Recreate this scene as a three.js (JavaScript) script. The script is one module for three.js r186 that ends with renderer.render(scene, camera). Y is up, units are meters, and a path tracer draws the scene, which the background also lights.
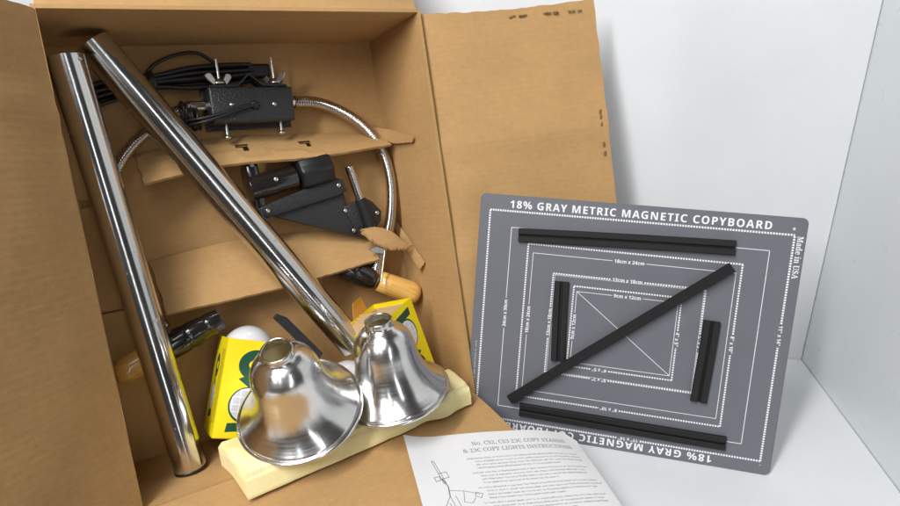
import * as THREE from 'three';
import { RoundedBoxGeometry } from 'three/addons/geometries/RoundedBoxGeometry.js';
import { mergeGeometries, mergeVertices, toCreasedNormals } from 'three/addons/utils/BufferGeometryUtils.js';
import { ImprovedNoise } from 'three/addons/math/ImprovedNoise.js';
import { RectAreaLightUniformsLib } from 'three/addons/lights/RectAreaLightUniformsLib.js';

// ---------------------------------------------------------------- camera, light, exposure
const scene = new THREE.Scene();
const camera = new THREE.PerspectiveCamera(43.72, 1024 / 576, 0.05, 30);
camera.position.set(-0.4317, 0.5029, 1.0036);
camera.rotation.set(-0.339, 0.1556, 0.0169, 'YXZ');
const renderer = new THREE.WebGLRenderer({ antialias: true });
renderer.toneMapping = THREE.LinearToneMapping;
renderer.toneMappingExposure = 0.95;
renderer.shadowMap.enabled = true;
scene.background = new THREE.Color().setRGB(0.045, 0.043, 0.042);     // the dim room round the booth
RectAreaLightUniformsLib.init();
function areaLamp(label, [x, y, z], target, w, h, power, rgb) {
  const g = new THREE.Group(); g.name = 'ceiling_lamp'; scene.add(g);
  g.position.set(x, y, z); g.lookAt(...target);
  g.userData = { label, category: 'lamp' };
  const lens = new THREE.Mesh(new THREE.PlaneGeometry(w, h), new THREE.MeshStandardMaterial({ color: 0x222222, emissive: new THREE.Color().setRGB(...rgb), emissiveIntensity: power * 0.6, roughness: 0.6 }));
  lens.name = 'diffuser'; g.add(lens);
  const back = new THREE.Mesh(new THREE.BoxGeometry(w + 0.04, h + 0.04, 0.05), new THREE.MeshStandardMaterial({ color: 0xdddddd, roughness: 0.6 }));
  back.name = 'housing'; back.position.z = -0.03; g.add(back);
  const l = new THREE.RectAreaLight(new THREE.Color().setRGB(...rgb), power, w, h);
  l.name = 'lamp_light'; l.position.z = 0.01; l.rotation.y = Math.PI; g.add(l);
  return g;
}
areaLamp('long narrow ceiling light running from the box towards the viewer, out of frame', [-1.02, 1.50, 1.60], [-0.62, 0.15, 0.20], 0.16, 1.5, 36, [1, 0.985, 0.97]);
areaLamp('second narrow ceiling light to the right of the first, out of frame', [-0.40, 1.75, 1.65], [-0.5, 0.1, 0.2], 0.10, 1.3, 7, [0.97, 0.985, 1]);
areaLamp('square ceiling light above the left side of the table, out of frame', [-1.25, 1.9, 1.1], [-0.35, 0.0, 0.2], 0.5, 0.4, 4.5, [0.95, 0.975, 1]);

areaLamp('tall narrow bright window far right behind the viewer, out of frame', [0.80, 0.75, 2.45], [-0.8, 0.25, 0.45], 0.09, 2.0, 6.5, [0.96, 0.98, 1]);
areaLamp('second tall window further left behind the viewer, out of frame', [-0.55, 1.15, 3.1], [-0.6, 0.2, 0.4], 0.16, 1.0, 2.5, [0.96, 0.98, 1]);

// ---------------------------------------------------------------- helpers
let seedState = 7;
const rnd = () => { seedState = (seedState * 1664525 + 1013904223) % 4294967296; return seedState / 4294967296; };
const noise = new ImprovedNoise();
const V = (x, y, z) => new THREE.Vector3(x, y, z);
const taken = {};
function numbered(n) { if (!(n in taken)) { taken[n] = 0; return n; } taken[n]++; return n + '_' + String(taken[n]).padStart(3, '0'); }
// the box stands turned and tipped back: its own frame, x along its width, y up its height, z out of its mouth
const BOXQ = new THREE.Quaternion().setFromEuler(new THREE.Euler(-0.26896, 0.73068, 0.01908, 'YXZ'));
const BOXO = V(-0.9080, 0.0008, 0.4370);
const BW = 0.407, BH = 0.495, BD = 0.145;
const toWorld = (p) => p.clone().applyQuaternion(BOXQ).add(BOXO);
function boxThing(name, label, category, base, group) {
  const g = new THREE.Group(); g.name = numbered(name); scene.add(g);
  g.userData = { label, category }; if (group) g.userData.group = group;
  g.position.copy(toWorld(V(...base))); g.quaternion.copy(BOXQ);
  g.userData.base = undefined; delete g.userData.base;
  bases.set(g, V(...base));
  return g;
}
const bases = new Map();
function worldThing(name, label, category, base, group) {
  const g = new THREE.Group(); g.name = numbered(name); scene.add(g);
  g.userData = { label, category }; if (group) g.userData.group = group;
  g.position.set(...base); bases.set(g, V(...base));
  return g;
}
// a part whose geometry is given in the frame of its thing's surroundings; sub-parts share the root base
function part(name, geos, mat, parent, label) {
  const g = Array.isArray(geos) ? (geos.length === 1 ? geos[0] : mergeGeometries(geos.map(plain), false)) : geos;
  let root = parent; while (root.parent && root.parent !== scene) root = root.parent;
  const b = bases.get(root); if (b) g.translate(-b.x, -b.y, -b.z);
  const m = new THREE.Mesh(g, mat); m.name = name; m.castShadow = m.receiveShadow = true; parent.add(m);
  if (label) m.userData.label = label;
  return m;
}
function plain(g) { let q = g.index ? g.toNonIndexed() : g; for (const k of Object.keys(q.attributes)) if (!['position', 'normal', 'uv'].includes(k)) q.deleteAttribute(k); if (!q.attributes.uv) q.setAttribute('uv', new THREE.BufferAttribute(new Float32Array(q.attributes.position.count * 2), 2)); return q; }
function struct(name, geo, mat) { const m = new THREE.Mesh(geo, mat); m.name = name; m.userData.kind = 'structure'; m.castShadow = m.receiveShadow = true; scene.add(m); return m; }
// uv in metres, chosen by the way each face points
function metreUV(g0, du = 0, dv = 0) {
  const g = g0.index ? g0.toNonIndexed() : g0; const p = g.attributes.position, n = g.attributes.normal, uv = new Float32Array(p.count * 2);
  for (let i = 0; i < p.count; i++) {
    const ax = Math.abs(n.getX(i)), ay = Math.abs(n.getY(i)), az = Math.abs(n.getZ(i));
    const [a, b] = az >= ax && az >= ay ? [p.getX(i), p.getY(i)] : ax >= ay ? [p.getZ(i), p.getY(i)] : [p.getX(i), p.getZ(i)];
    uv[2 * i] = a + du; uv[2 * i + 1] = b + dv;
  }
  g.setAttribute('uv', new THREE.BufferAttribute(uv, 2)); return g;
}
function boxG(x0, x1, y0, y1, z0, z1) { const g = new THREE.BoxGeometry(x1 - x0, y1 - y0, z1 - z0); g.translate((x0 + x1) / 2, (y0 + y1) / 2, (z0 + z1) / 2); return g; }
function rboxG(x0, x1, y0, y1, z0, z1, r) { const g = new RoundedBoxGeometry(x1 - x0, y1 - y0, z1 - z0, 2, r); g.translate((x0 + x1) / 2, (y0 + y1) / 2, (z0 + z1) / 2); return g; }
function frameTo(g, a, b, roll = 0) {      // geometry along +y from 0 onto the segment that starts at a and points to b
  const d = b.clone().sub(a).normalize(); g.rotateY(roll);
  g.applyQuaternion(new THREE.Quaternion().setFromUnitVectors(V(0, 1, 0), d)); g.translate(a.x, a.y, a.z); return g;
}
function latheAB(profile, a, b, seg = 40) { return frameTo(new THREE.LatheGeometry(profile.map(([r, y]) => new THREE.Vector2(r, y)), seg), a, b); }
function rodG(a, b, r, seg = 20, bev = 0.0006) {
  const L = a.distanceTo(b);
  return latheAB([[0, 0], [r - bev, 0], [r, bev], [r, L - bev], [r - bev, L], [0, L]], a, b, seg);
}
function curveG(pts, r, n = 80, m = 10, closed = false) { return new THREE.TubeGeometry(new THREE.CatmullRomCurve3(pts, closed, 'centripetal'), n, r, m, closed); }
function extrudeG(pts, z0, z1, bev = 0.0012) {
  const s = new THREE.Shape(pts.map(([x, y]) => new THREE.Vector2(x, y)));
  const g = new THREE.ExtrudeGeometry(s, { depth: z1 - z0 - 2 * bev, bevelEnabled: bev > 0, bevelThickness: bev, bevelSize: bev, bevelOffset: -bev, bevelSegments: 2 });
  g.translate(0, 0, z0 + bev); return g;
}

// ---------------------------------------------------------------- textures
function tex(w, h, fn, { srgb = true, rx = 1, ry = 1 } = {}) {
  const d = new Uint8Array(w * h * 4);
  for (let j = 0; j < h; j++) for (let i = 0; i < w; i++) { const c = fn(i / w, j / h, i, j), k = 4 * (j * w + i); d[k] = c[0]; d[k + 1] = c[1]; d[k + 2] = c[2]; d[k + 3] = 255; }
  const t = new THREE.DataTexture(d, w, h); t.wrapS = t.wrapT = THREE.RepeatWrapping; t.magFilter = THREE.LinearFilter; t.minFilter = THREE.LinearMipmapLinearFilter; t.generateMipmaps = true;
  if (srgb) t.colorSpace = THREE.SRGBColorSpace; t.repeat.set(rx, ry); t.needsUpdate = true; return t;
}
const fbm = (x, y, z, o = 4) => { let s = 0, a = 0.5; for (let k = 0; k < o; k++) { s += a * noise.noise(x, y, z + k * 7.3); x *= 2.03; y *= 2.03; a *= 0.5; } return s; };
function canvasTex(w, h, draw) {
  const c = document.createElement('canvas'); c.width = w; c.height = h; draw(c.getContext('2d'), w, h);
  const t = new THREE.CanvasTexture(c); t.colorSpace = THREE.SRGBColorSpace; t.anisotropy = 8; return t;
}
// kraft: fibres, flecks, faint flute lines; one tile is 0.6 m
const speck = new Map();
const kraftMap = tex(1024, 1024, (u, v, i, j) => {
  const x = u * 600, y = v * 600;                       // millimetres
  let f = 1 + 0.07 * fbm(x / 90, y / 60, 1.5, 4) + 0.022 * fbm(x / 160, y / 1.7, 9.1, 3) + 0.05 * fbm(x / 9, y / 9, 14, 3) + 0.008 * Math.sin(y / 7.2 * Math.PI * 2) * (0.5 + fbm(x / 60, y / 60, 4)) + (rnd() - 0.5) * 0.05;
  const s = noise.noise(x / 3.1, y / 3.1, 33); if (s > 0.62) f *= 0.92; const q = noise.noise(x / 38, y / 2.2, 51); if (q > 0.66) f *= 1.05; const q2 = noise.noise(x / 1.8, y / 26, 77); if (q2 > 0.72) f *= 0.93;
  return [Math.min(255, 181 * f), Math.min(255, 143.5 * f * (1 + 0.01 * fbm(x / 30, y / 30, 2))), Math.min(255, 94 * f)];
}, { rx: 1 / 0.6, ry: 1 / 0.6 });
const kraftBump = tex(512, 512, (u, v) => {
  const x = u * 600, y = v * 600; const f = 128 + 13 * Math.sin(y / 7.2 * Math.PI * 2) + 90 * fbm(x / 60, y / 90, 5, 3) + 60 * fbm(x / 9, y / 9, 8, 2); return [f, f, f];
}, { srgb: false, rx: 1 / 0.6, ry: 1 / 0.6 });
const M = {};
const std = (o) => new THREE.MeshStandardMaterial(o), phy = (o) => new THREE.MeshPhysicalMaterial(o);
const lin = (r, g, b) => new THREE.Color().setRGB(r, g, b);
M.kraft = std({ map: kraftMap, bumpMap: kraftBump, bumpScale: 0.0007, roughness: 0.85 });
M.kraftEdge = std({ color: lin(0.36, 0.23, 0.12), roughness: 0.95 });
M.liner = std({ color: lin(0.62, 0.42, 0.22), roughness: 0.9 });
const whiteMap = tex(512, 512, (u, v) => { const f = 1 + 0.03 * fbm(u * 5, v * 5, 3, 4) + (rnd() - 0.5) * 0.012; return [221 * f, 224 * f, 227 * f].map((c) => Math.min(255, c)); }, { rx: 1.2, ry: 1.2 });
const whiteRough = tex(256, 256, (u, v) => { const f = 118 + 80 * fbm(u * 9, v * 9, 6, 4); return [f, f, f]; }, { srgb: false, rx: 2, ry: 2 });
M.wall = std({ map: whiteMap, roughnessMap: whiteRough, roughness: 1.15 });
M.sideWall = std({ map: whiteMap, roughnessMap: whiteRough, roughness: 0.75, color: lin(0.97, 1, 0.985) });
M.floor = std({ map: whiteMap, roughnessMap: whiteRough, roughness: 1.1 });
M.seam = std({ color: lin(0.06, 0.055, 0.05), roughness: 0.9 });
const scratch = tex(512, 512, (u, v) => { const sc = noise.noise(u * 7, v * 160, 40), f = 42 + 50 * Math.max(0, fbm(u * 60, v * 4, 2, 3)) + 46 * fbm(u * 6, v * 9, 12, 4) + (sc > 0.62 ? 60 : 0) + (rnd() - 0.5) * 14; return [f, f, f]; }, { srgb: false });
M.chrome = std({ color: lin(0.66, 0.65, 0.64), metalness: 1, roughness: 0.95, roughnessMap: scratch });
const spun = tex(1024, 256, (u, v) => { const f = 100 + 26 * noise.noise(u * 3, v * 190, 3) + 16 * noise.noise(u * 9, v * 420, 5) + 40 * fbm(u * 5, v * 3, 4, 3); return [f, f, f]; }, { srgb: false });
M.alu = phy({ color: lin(0.78, 0.775, 0.765), metalness: 1, roughness: 0.6, roughnessMap: spun, bumpMap: spun, bumpScale: 0.00004, anisotropy: 0.6, anisotropyRotation: Math.PI / 2 });
M.zinc = std({ color: lin(0.6, 0.6, 0.6), metalness: 1, roughness: 0.32 });
const hammer = tex(256, 256, (u, v) => { const f = 128 + 120 * noise.noise(u * 34, v * 34, 2) + 40 * noise.noise(u * 70, v * 70, 7); return [f, f, f]; }, { srgb: false, rx: 12, ry: 12 });
M.hammer = phy({ color: lin(0.018, 0.019, 0.022), roughness: 0.45, bumpMap: hammer, bumpScale: 0.0008, clearcoat: 0.2, clearcoatRoughness: 0.3 });
M.black = std({ color: lin(0.012, 0.012, 0.014), roughness: 0.4 });
M.bakelite = phy({ color: lin(0.014, 0.011, 0.011), roughness: 0.2, clearcoat: 0.7, clearcoatRoughness: 0.1 });
M.cord = std({ color: lin(0.016, 0.015, 0.016), roughness: 0.4 });
const woodMap = tex(256, 256, (u, v) => { const g = fbm(u * 30, v * 3, 3, 4), f = 1 + 0.22 * g; return [226 * f, 178 * f, 96 * f].map((c) => Math.max(0, Math.min(255, c))); });
M.amber = phy({ map: woodMap, roughness: 0.35, clearcoat: 0.8, clearcoatRoughness: 0.12 });
M.bulb = phy({ color: lin(0.72, 0.72, 0.75), roughness: 0.22, clearcoat: 0.6, clearcoatRoughness: 0.08 });
const foamMap = tex(512, 512, (u, v) => { const f = 1 + 0.07 * fbm(u * 6, v * 6, 3, 4) + (rnd() - 0.5) * 0.05 - (rnd() > 0.985 ? 0.12 : 0), y = 0.10 * Math.max(0, fbm(u * 4, v * 4, 21, 3)); return [Math.min(255, 250 * f), Math.min(255, 238 * f * (1 - 0.5 * y)), Math.min(255, 182 * f * (1 - 3.4 * y))]; }, { rx: 4, ry: 4 });
const foamBump = tex(512, 512, () => { const f = 90 + rnd() * 110; return [f, f, f]; }, { srgb: false, rx: 6, ry: 6 });
M.foam = std({ map: foamMap, bumpMap: foamBump, bumpScale: 0.0005, roughness: 1 });
M.rubber = std({ color: lin(0.02, 0.018, 0.021), roughness: 0.62 });

// ---------------------------------------------------------------- the booth: table top, back wall, side wall
const FY = -0.0062;
struct('floor', metreUV(boxG(-1.45, 0.0050, FY - 0.02, FY, -0.0135, 0.74)), M.floor);
struct('wall_back', metreUV(boxG(-1.45, 0.0052, FY - 0.02, 1.0, -0.034, -0.015)), M.wall);
struct('wall_right', metreUV(boxG(0.0064, 0.026, FY - 0.02, 1.0, -0.034, 0.60)), M.sideWall);
struct('wall_joint', mergeGeometries([boxG(0.0051, 0.0066, FY - 0.018, FY - 0.0035, -0.016, 0.59), boxG(0.0053, 0.0066, FY - 0.018, 0.99, -0.033, -0.0185)]), M.seam);

// ---------------------------------------------------------------- the cardboard box
function slabG(w, h, t, nx, ny, disp, edge) {       // w along x, h along y, front face at z = 0 before bending
  const g = new THREE.BoxGeometry(w, h, t, nx, ny, 1); g.translate(w / 2, h / 2, -t / 2);
  const p = g.attributes.position;
  for (let i = 0; i < p.count; i++) {
    let x = p.getX(i), y = p.getY(i);
    if (edge) { const [ex, ey] = edge(x / w, y / h); x += ex; y += ey; }
    p.setXYZ(i, x, y, p.getZ(i) + (disp ? disp(x / w, y / h) : 0));
  }
  const q = metreUV(g); q.computeVertexNormals(); return toCreasedNormals(q, 0.7);
}
const T = 0.004;
const box = boxThing('cardboard_box', 'large open brown cardboard box tipped back and full of copy stand parts', 'box', [BW / 2, 0, 0]);
{
  const s = new THREE.Shape(); s.moveTo(0, 0); s.lineTo(BW, 0); s.lineTo(BW, BH); s.lineTo(0, BH); s.lineTo(0, 0);
  const slot = (x0, x1, y0, y1) => { const h = new THREE.Path(); h.moveTo(x0, y0); h.lineTo(x0, y1); h.lineTo(x1, y1); h.lineTo(x1, y0); h.lineTo(x0, y0); s.holes.push(h); };
  slot(0.004, 0.03, 0.186, 0.1885); slot(0.006, 0.024, 0.312, 0.321);
  const bp = new THREE.ExtrudeGeometry(s, { depth: T, bevelEnabled: false }); bp.translate(0, 0, -T);
  part('back_panel', metreUV(bp), M.kraft, box);
  part('outer_back_panel', metreUV(boxG(-T, BW + T, -T, BH + T, -2 * T - 0.003, -T - 0.003)), M.kraft, box);
  part('left_panel', metreUV(boxG(-T, 0, -T, BH + T, -T - 0.0029, BD), 0.31, 0.1), M.kraft, box);
  part('right_panel', metreUV(boxG(BW, BW + T, -T, BH + T, -T - 0.0029, BD), 0.12, 0.43), M.kraft, box);
  part('top_panel', metreUV(boxG(0.0002, BW - 0.0002, BH, BH + T, -T - 0.0029, BD), 0.05, 0.2), M.kraft, box);
  part('bottom_panel', metreUV(boxG(0.0002, BW - 0.0002, -T, 0, -T - 0.0029, BD - 0.001), 0.4, 0.3), M.kraft, box);
  // flaps: built flat beside the origin, then turned about their hinge
  const rough = (amp, f, k) => (t) => amp * fbm(t * f, k, 2.2, 3);
  const r1 = rough(0.003, 7, 1), r2 = rough(0.003, 9, 5);
  const FL = 0.244;
  const hingeSoft = (u) => 0.0025 * Math.exp(-Math.pow(u * 9, 2));
  // right flap
  let g = slabG(FL, BH, T, 40, 60, (u, v) => -0.004 * Math.sin(u * 2.2) + 0.0025 * Math.max(0, 1 - Math.abs(v - 0.66) * 16) + 0.002 * Math.max(0, 1 - Math.abs(v - 0.36) * 14) + 0.003 * fbm(u * 3, v * 3, 6, 2) - hingeSoft(u),
    (u, v) => [u > 0.98 ? r1(v * 2) : 0, v > 0.985 ? r2(u * 2) - 0.004 * Math.sin(u * Math.PI) : 0]);
  g.rotateY(-19 * Math.PI / 180); g.translate(BW + 0.0035, 0, BD - 0.006);
  part('flap', g, M.kraft, box, 'right flap folded out flat behind the grey board');
  // scuffed, torn paper along two edges of the right flap
  const torn = [];
  for (let k = 0; k < 17; k++) { const u = 0.48 + 0.45 * rnd(), w = 0.002 + 0.006 * rnd(), b = BH - 0.0155 + 0.0012 * rnd(); torn.push(extrudeG([[u * FL, b], [u * FL + w * 0.5, b - 0.0012 * rnd()], [u * FL + w, b + 0.0004], [u * FL + w * 0.8, b + 0.0018 + 0.0006 * rnd()], [u * FL + w * 0.2, b + 0.0016]], 0, 0.0006, 0.0002)); }
  for (let k = 0; k < 5; k++) { const v = [0.655, 0.675, 0.69, 0.6, 0.575][k]; torn.push(extrudeG([[FL - 0.011, v * BH], [FL - 0.0075, v * BH + 0.001], [FL - 0.008 + 0.001 * rnd(), v * BH + 0.007], [FL - 0.0105, v * BH + 0.005]], 0, 0.0009, 0.0003)); }
  const tg = mergeGeometries(torn.map(plain)); tg.translate(0, 0, 0.0002); tg.rotateY(-19 * Math.PI / 180); tg.translate(BW + 0.0035, 0, BD - 0.0085);
  const tm = part('torn_patch', tg, std({ color: lin(0.2, 0.105, 0.045), roughness: 1 }), box); tm.userData.kind = 'stuff';
  // left flap
  g = slabG(FL, BH, T, 30, 50, (u, v) => 0.005 * Math.sin(u * 2.6) + 0.003 * Math.max(0, 1 - Math.abs(v - 0.9 + 0.1 * u) * 22) + 0.004 * fbm(u * 2.4, v * 3.1, 16, 3) - hingeSoft(1 - u), (u, v) => [0, v > 0.985 ? -0.006 * u * 0 + 0.003 * fbm(u * 6, 2, 3, 2) : 0]);
  g.translate(-FL, 0, 0); g.rotateY(44 * Math.PI / 180); g.translate(-0.0008, 0, BD + 0.001);
  part('flap', g, M.kraft, box, 'left flap folded open towards the left edge');
  // top flap
  g = slabG(BW, FL, T, 40, 24, (u, v) => 0.004 * fbm(u * 3, v * 3, 26, 2) - hingeSoft(v), (u, v) => [0, 0]);
  g.rotateX(-24 * Math.PI / 180); g.translate(0, BH + 0.003, BD + 0.001);
  part('flap', g, M.kraft, box, 'top flap raised above the mouth of the box');
  // bottom flap, runs forward and down onto the table
  g = slabG(BW, FL, T, 40, 24, (u, v) => 0.0015 * fbm(u * 3, v * 3, 36, 2) + hingeSoft(v), (u, v) => [0, v > 0.98 ? r1(u) : 0]);
  g.translate(0, 0, T); g.rotateX((90 + 22) * Math.PI / 180); // v runs outwards
  g.translate(0, 0.0, BD + 0.001);
  part('flap', g, M.kraft, box, 'bottom flap lying forward on the white table top');
}

// ---------------------------------------------------------------- cardboard divider strips
function ribbonG(back, front, t, sag = 0.002, jag = 0.0012, n = 44, hole = null) {
  const B = new THREE.CatmullRomCurve3(back.map((p) => V(...p))), F = new THREE.CatmullRomCurve3(front.map((p) => V(...p))), m = 8;
  const top = [], bot = [];
  for (let i = 0; i <= n; i++) {
    const a = B.getPoint(i / n), b = F.getPoint(i / n);
    for (let j = 0; j <= m; j++) {
      const s = j / m, p = a.clone().lerp(b, s);
      const nrm = V(0, 1, 0.9).normalize();
      p.addScaledVector(nrm, sag * Math.sin(s * Math.PI) + 0.0008 * fbm(i / n * 9, s * 2, 3 + t * 100, 3));
      if (j === m) { p.z += jag * fbm(i / n * 24, 4, 7, 3) * 1.8; p.y -= jag * fbm(i / n * 30, 9, 7, 3) * 1.6; }
      if (i === 0 || i === n) p.x += jag * 7 * fbm(s * 6, i + 0.4, 3.3, 3);
      top.push(p); bot.push(p.clone().addScaledVector(nrm, -t));
    }
  }
  const pos = [], id = (i, j) => i * (m + 1) + j;
  const quad = (A, a, b, c, d) => { for (const k of [a, b, c, a, c, d]) pos.push(A[k].x, A[k].y, A[k].z); };
  for (let i = 0; i < n; i++) for (let j = 0; j < m; j++) { if (hole && hole(i, j)) continue; quad(top, id(i, j), id(i, j + 1), id(i + 1, j + 1), id(i + 1, j)); quad(bot, id(i, j), id(i + 1, j), id(i + 1, j + 1), id(i, j + 1)); }
  const side = (a, b) => { for (const p of [top[a], bot[a], bot[b], top[a], bot[b], top[b]]) pos.push(p.x, p.y, p.z); };
  for (let i = 0; i < n; i++) { side(id(i, m), id(i + 1, m)); side(id(i + 1, 0), id(i, 0)); }
  for (let j = 0; j < m; j++) { side(id(0, j), id(0, j + 1)); side(id(n, j + 1), id(n, j)); }
  let g = new THREE.BufferGeometry(); g.setAttribute('position', new THREE.Float32BufferAttribute(pos, 3)); g.computeVertexNormals();
  g = toCreasedNormals(g, 0.6); return metreUV(g);
}
{
  const d1 = boxThing('cardboard_divider', 'upper cardboard divider strip under the black clamp block', 'divider', [0.2, 0.35, 0]);
  part('strip', ribbonG([[0.071, 0.368, 0.003], [0.16, 0.378, 0.003], [0.28, 0.374, 0.003], [0.386, 0.366, 0.003]], [[0.073, 0.330, 0.040], [0.16, 0.3405, 0.044], [0.28, 0.3385, 0.045], [0.397, 0.3435, 0.041]], 0.0035, 0.002, 0.0012, 44, (i, j) => ((i === 18 || i === 19 || i === 28 || i === 29) && (j === 3 || j === 4 && i % 2))), M.kraft, d1);
  part('end_tab', ribbonG([[0.385, 0.374, 0.006], [0.399, 0.366, 0.03], [0.4035, 0.347, 0.096]], [[0.386, 0.362, 0.010], [0.3985, 0.349, 0.034], [0.4035, 0.342, 0.092]], 0.003, 0.0005), M.kraft, d1, 'folded end tab against the right wall of the box');
  const d2 = boxThing('cardboard_divider', 'lower cardboard divider strip below the black tube bracket', 'divider', [0.2, 0.2, 0]);
  part('strip', ribbonG([[0.064, 0.238, 0.003], [0.17, 0.246, 0.003], [0.28, 0.238, 0.003], [0.362, 0.228, 0.003]], [[0.068, 0.177, 0.045], [0.19, 0.178, 0.048], [0.28, 0.183, 0.047], [0.349, 0.188, 0.044]], 0.0035, 0.004), M.kraft, d2);
  part('end_tab', ribbonG([[0.4035, 0.237, 0.0], [0.4045, 0.205, 0.035], [0.4045, 0.1735, 0.071]], [[0.399, 0.224, 0.004], [0.4005, 0.19, 0.034], [0.4005, 0.164, 0.062]], 0.0035, 0.0006), M.kraft, d2, 'folded end tab against the right wall of the box');
  part('torn_end', ribbonG([[0.326, 0.2335, 0.046], [0.35, 0.233, 0.047], [0.372, 0.222, 0.05], [0.3925, 0.1985, 0.052]], [[0.328, 0.228, 0.050], [0.342, 0.212, 0.054], [0.366, 0.2, 0.056], [0.3915, 0.1955, 0.055]], 0.003, 0.004, 0.004, 30), M.kraft, d2, 'torn curling end lying over the black bracket');
}

// ---------------------------------------------------------------- the two chrome columns
function column(label, a, b, r, capped) {
  const o = boxThing('chrome_column', label, 'tube', a, 'chrome column tubes in the box');
  const A = V(...a), B = V(...b), L = A.distanceTo(B), w = 0.0013;
  part('tube', latheAB([[r - w, 0.0005], [r - w * 0.5, 0], [r, 0.0006], [r, L * 0.25], [r, L * 0.5], [r, L * 0.75], [r, L - 0.0006], [r - w * 0.5, L], [r - w, L - 0.0005], [r - w, L * 0.5], [r - w, 0.0005]], A, B, 72), M.chrome, o);
  const d = B.clone().sub(A).normalize();
  if (capped) {
    part('end_plug', latheAB([[0, -0.0035], [r - 0.001, -0.0035], [r + 0.0006, -0.0022], [r + 0.0006, -0.0002], [r - 0.002, 0.003], [0, 0.003]], A, B, 40), M.black, o);
    const s = A.clone().addScaledVector(d, L - 0.006).add(V(0.0110, 0, 0.0131));
    part('pin', rodG(s, s.clone().add(V(0.0012, 0, 0.0022)), 0.0016, 12), M.zinc, o);
  } else part('end_plug', latheAB([[0, L - 0.012], [r - w - 0.0002, L - 0.012], [r - w - 0.0002, L - 0.010], [0, L - 0.010]], A, B, 32), M.black, o);
  return o;
}
column('upright chrome tube leaning along the left side of the box', [0.0560, 0.0045, 0.0845], [0.0178, 0.4620, 0.098], 0.0176, true);
column('chrome tube lying diagonally across the box over the divider strips', [0.2815, 0.0838, 0.066], [0.0470, 0.4835, 0.066], 0.0194, false);

// ---------------------------------------------------------------- two-arm copy light: clamp block, goosenecks, lamp holders
function neckG(pts, r, pitch = 0.0032, m = 14) {
  const c = new THREE.CatmullRomCurve3(pts.map((p) => V(...p)), false, 'centripetal'); const L = c.getLength(), n = Math.round(L / pitch) * 4;
  const g = new THREE.TubeGeometry(c, n, r, m, false), p = g.attributes.position;
  for (let i = 0; i <= n; i++) {
    const k = c.getPointAt(i / n), s = [1, 0.95, 0.78, 0.95][i % 4];
    for (let j = 0; j <= m; j++) { const q = i * (m + 1) + j; p.setXYZ(q, k.x + (p.getX(q) - k.x) * s, k.y + (p.getY(q) - k.y) * s, k.z + (p.getZ(q) - k.z) * s); }
  }
  g.computeVertexNormals(); return g;
}
function wingNut(parent, x, y, z, turn) {
  const ear = () => { const s = new THREE.Shape(); s.moveTo(0.0028, 0); s.lineTo(0.0042, 0.0005); s.quadraticCurveTo(0.0088, 0.0045, 0.0108, 0.0095); s.quadraticCurveTo(0.0088, 0.0122, 0.0062, 0.0112); s.quadraticCurveTo(0.0045, 0.0065, 0.0026, 0.0052); s.lineTo(0.0028, 0); const g = new THREE.ExtrudeGeometry(s, { depth: 0.0014, bevelEnabled: true, bevelSize: 0.0005, bevelThickness: 0.0005, bevelSegments: 2 }); g.translate(0, 0, -0.0007); return g; };
  const a = ear(), b = ear().rotateY(Math.PI), hub = new THREE.LatheGeometry([[0, 0], [0.0052, 0], [0.0046, 0.003], [0.0035, 0.0062], [0, 0.0062]].map(([p, q]) => new THREE.Vector2(p, q)), 20);
  const g = mergeGeometries([a, b, hub].map(plain)); g.scale(1.7, 1.25, 1.5); g.rotateY(turn); g.translate(x, y, z);
  return part('wing_nut', g, M.zinc, parent);
}
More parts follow.
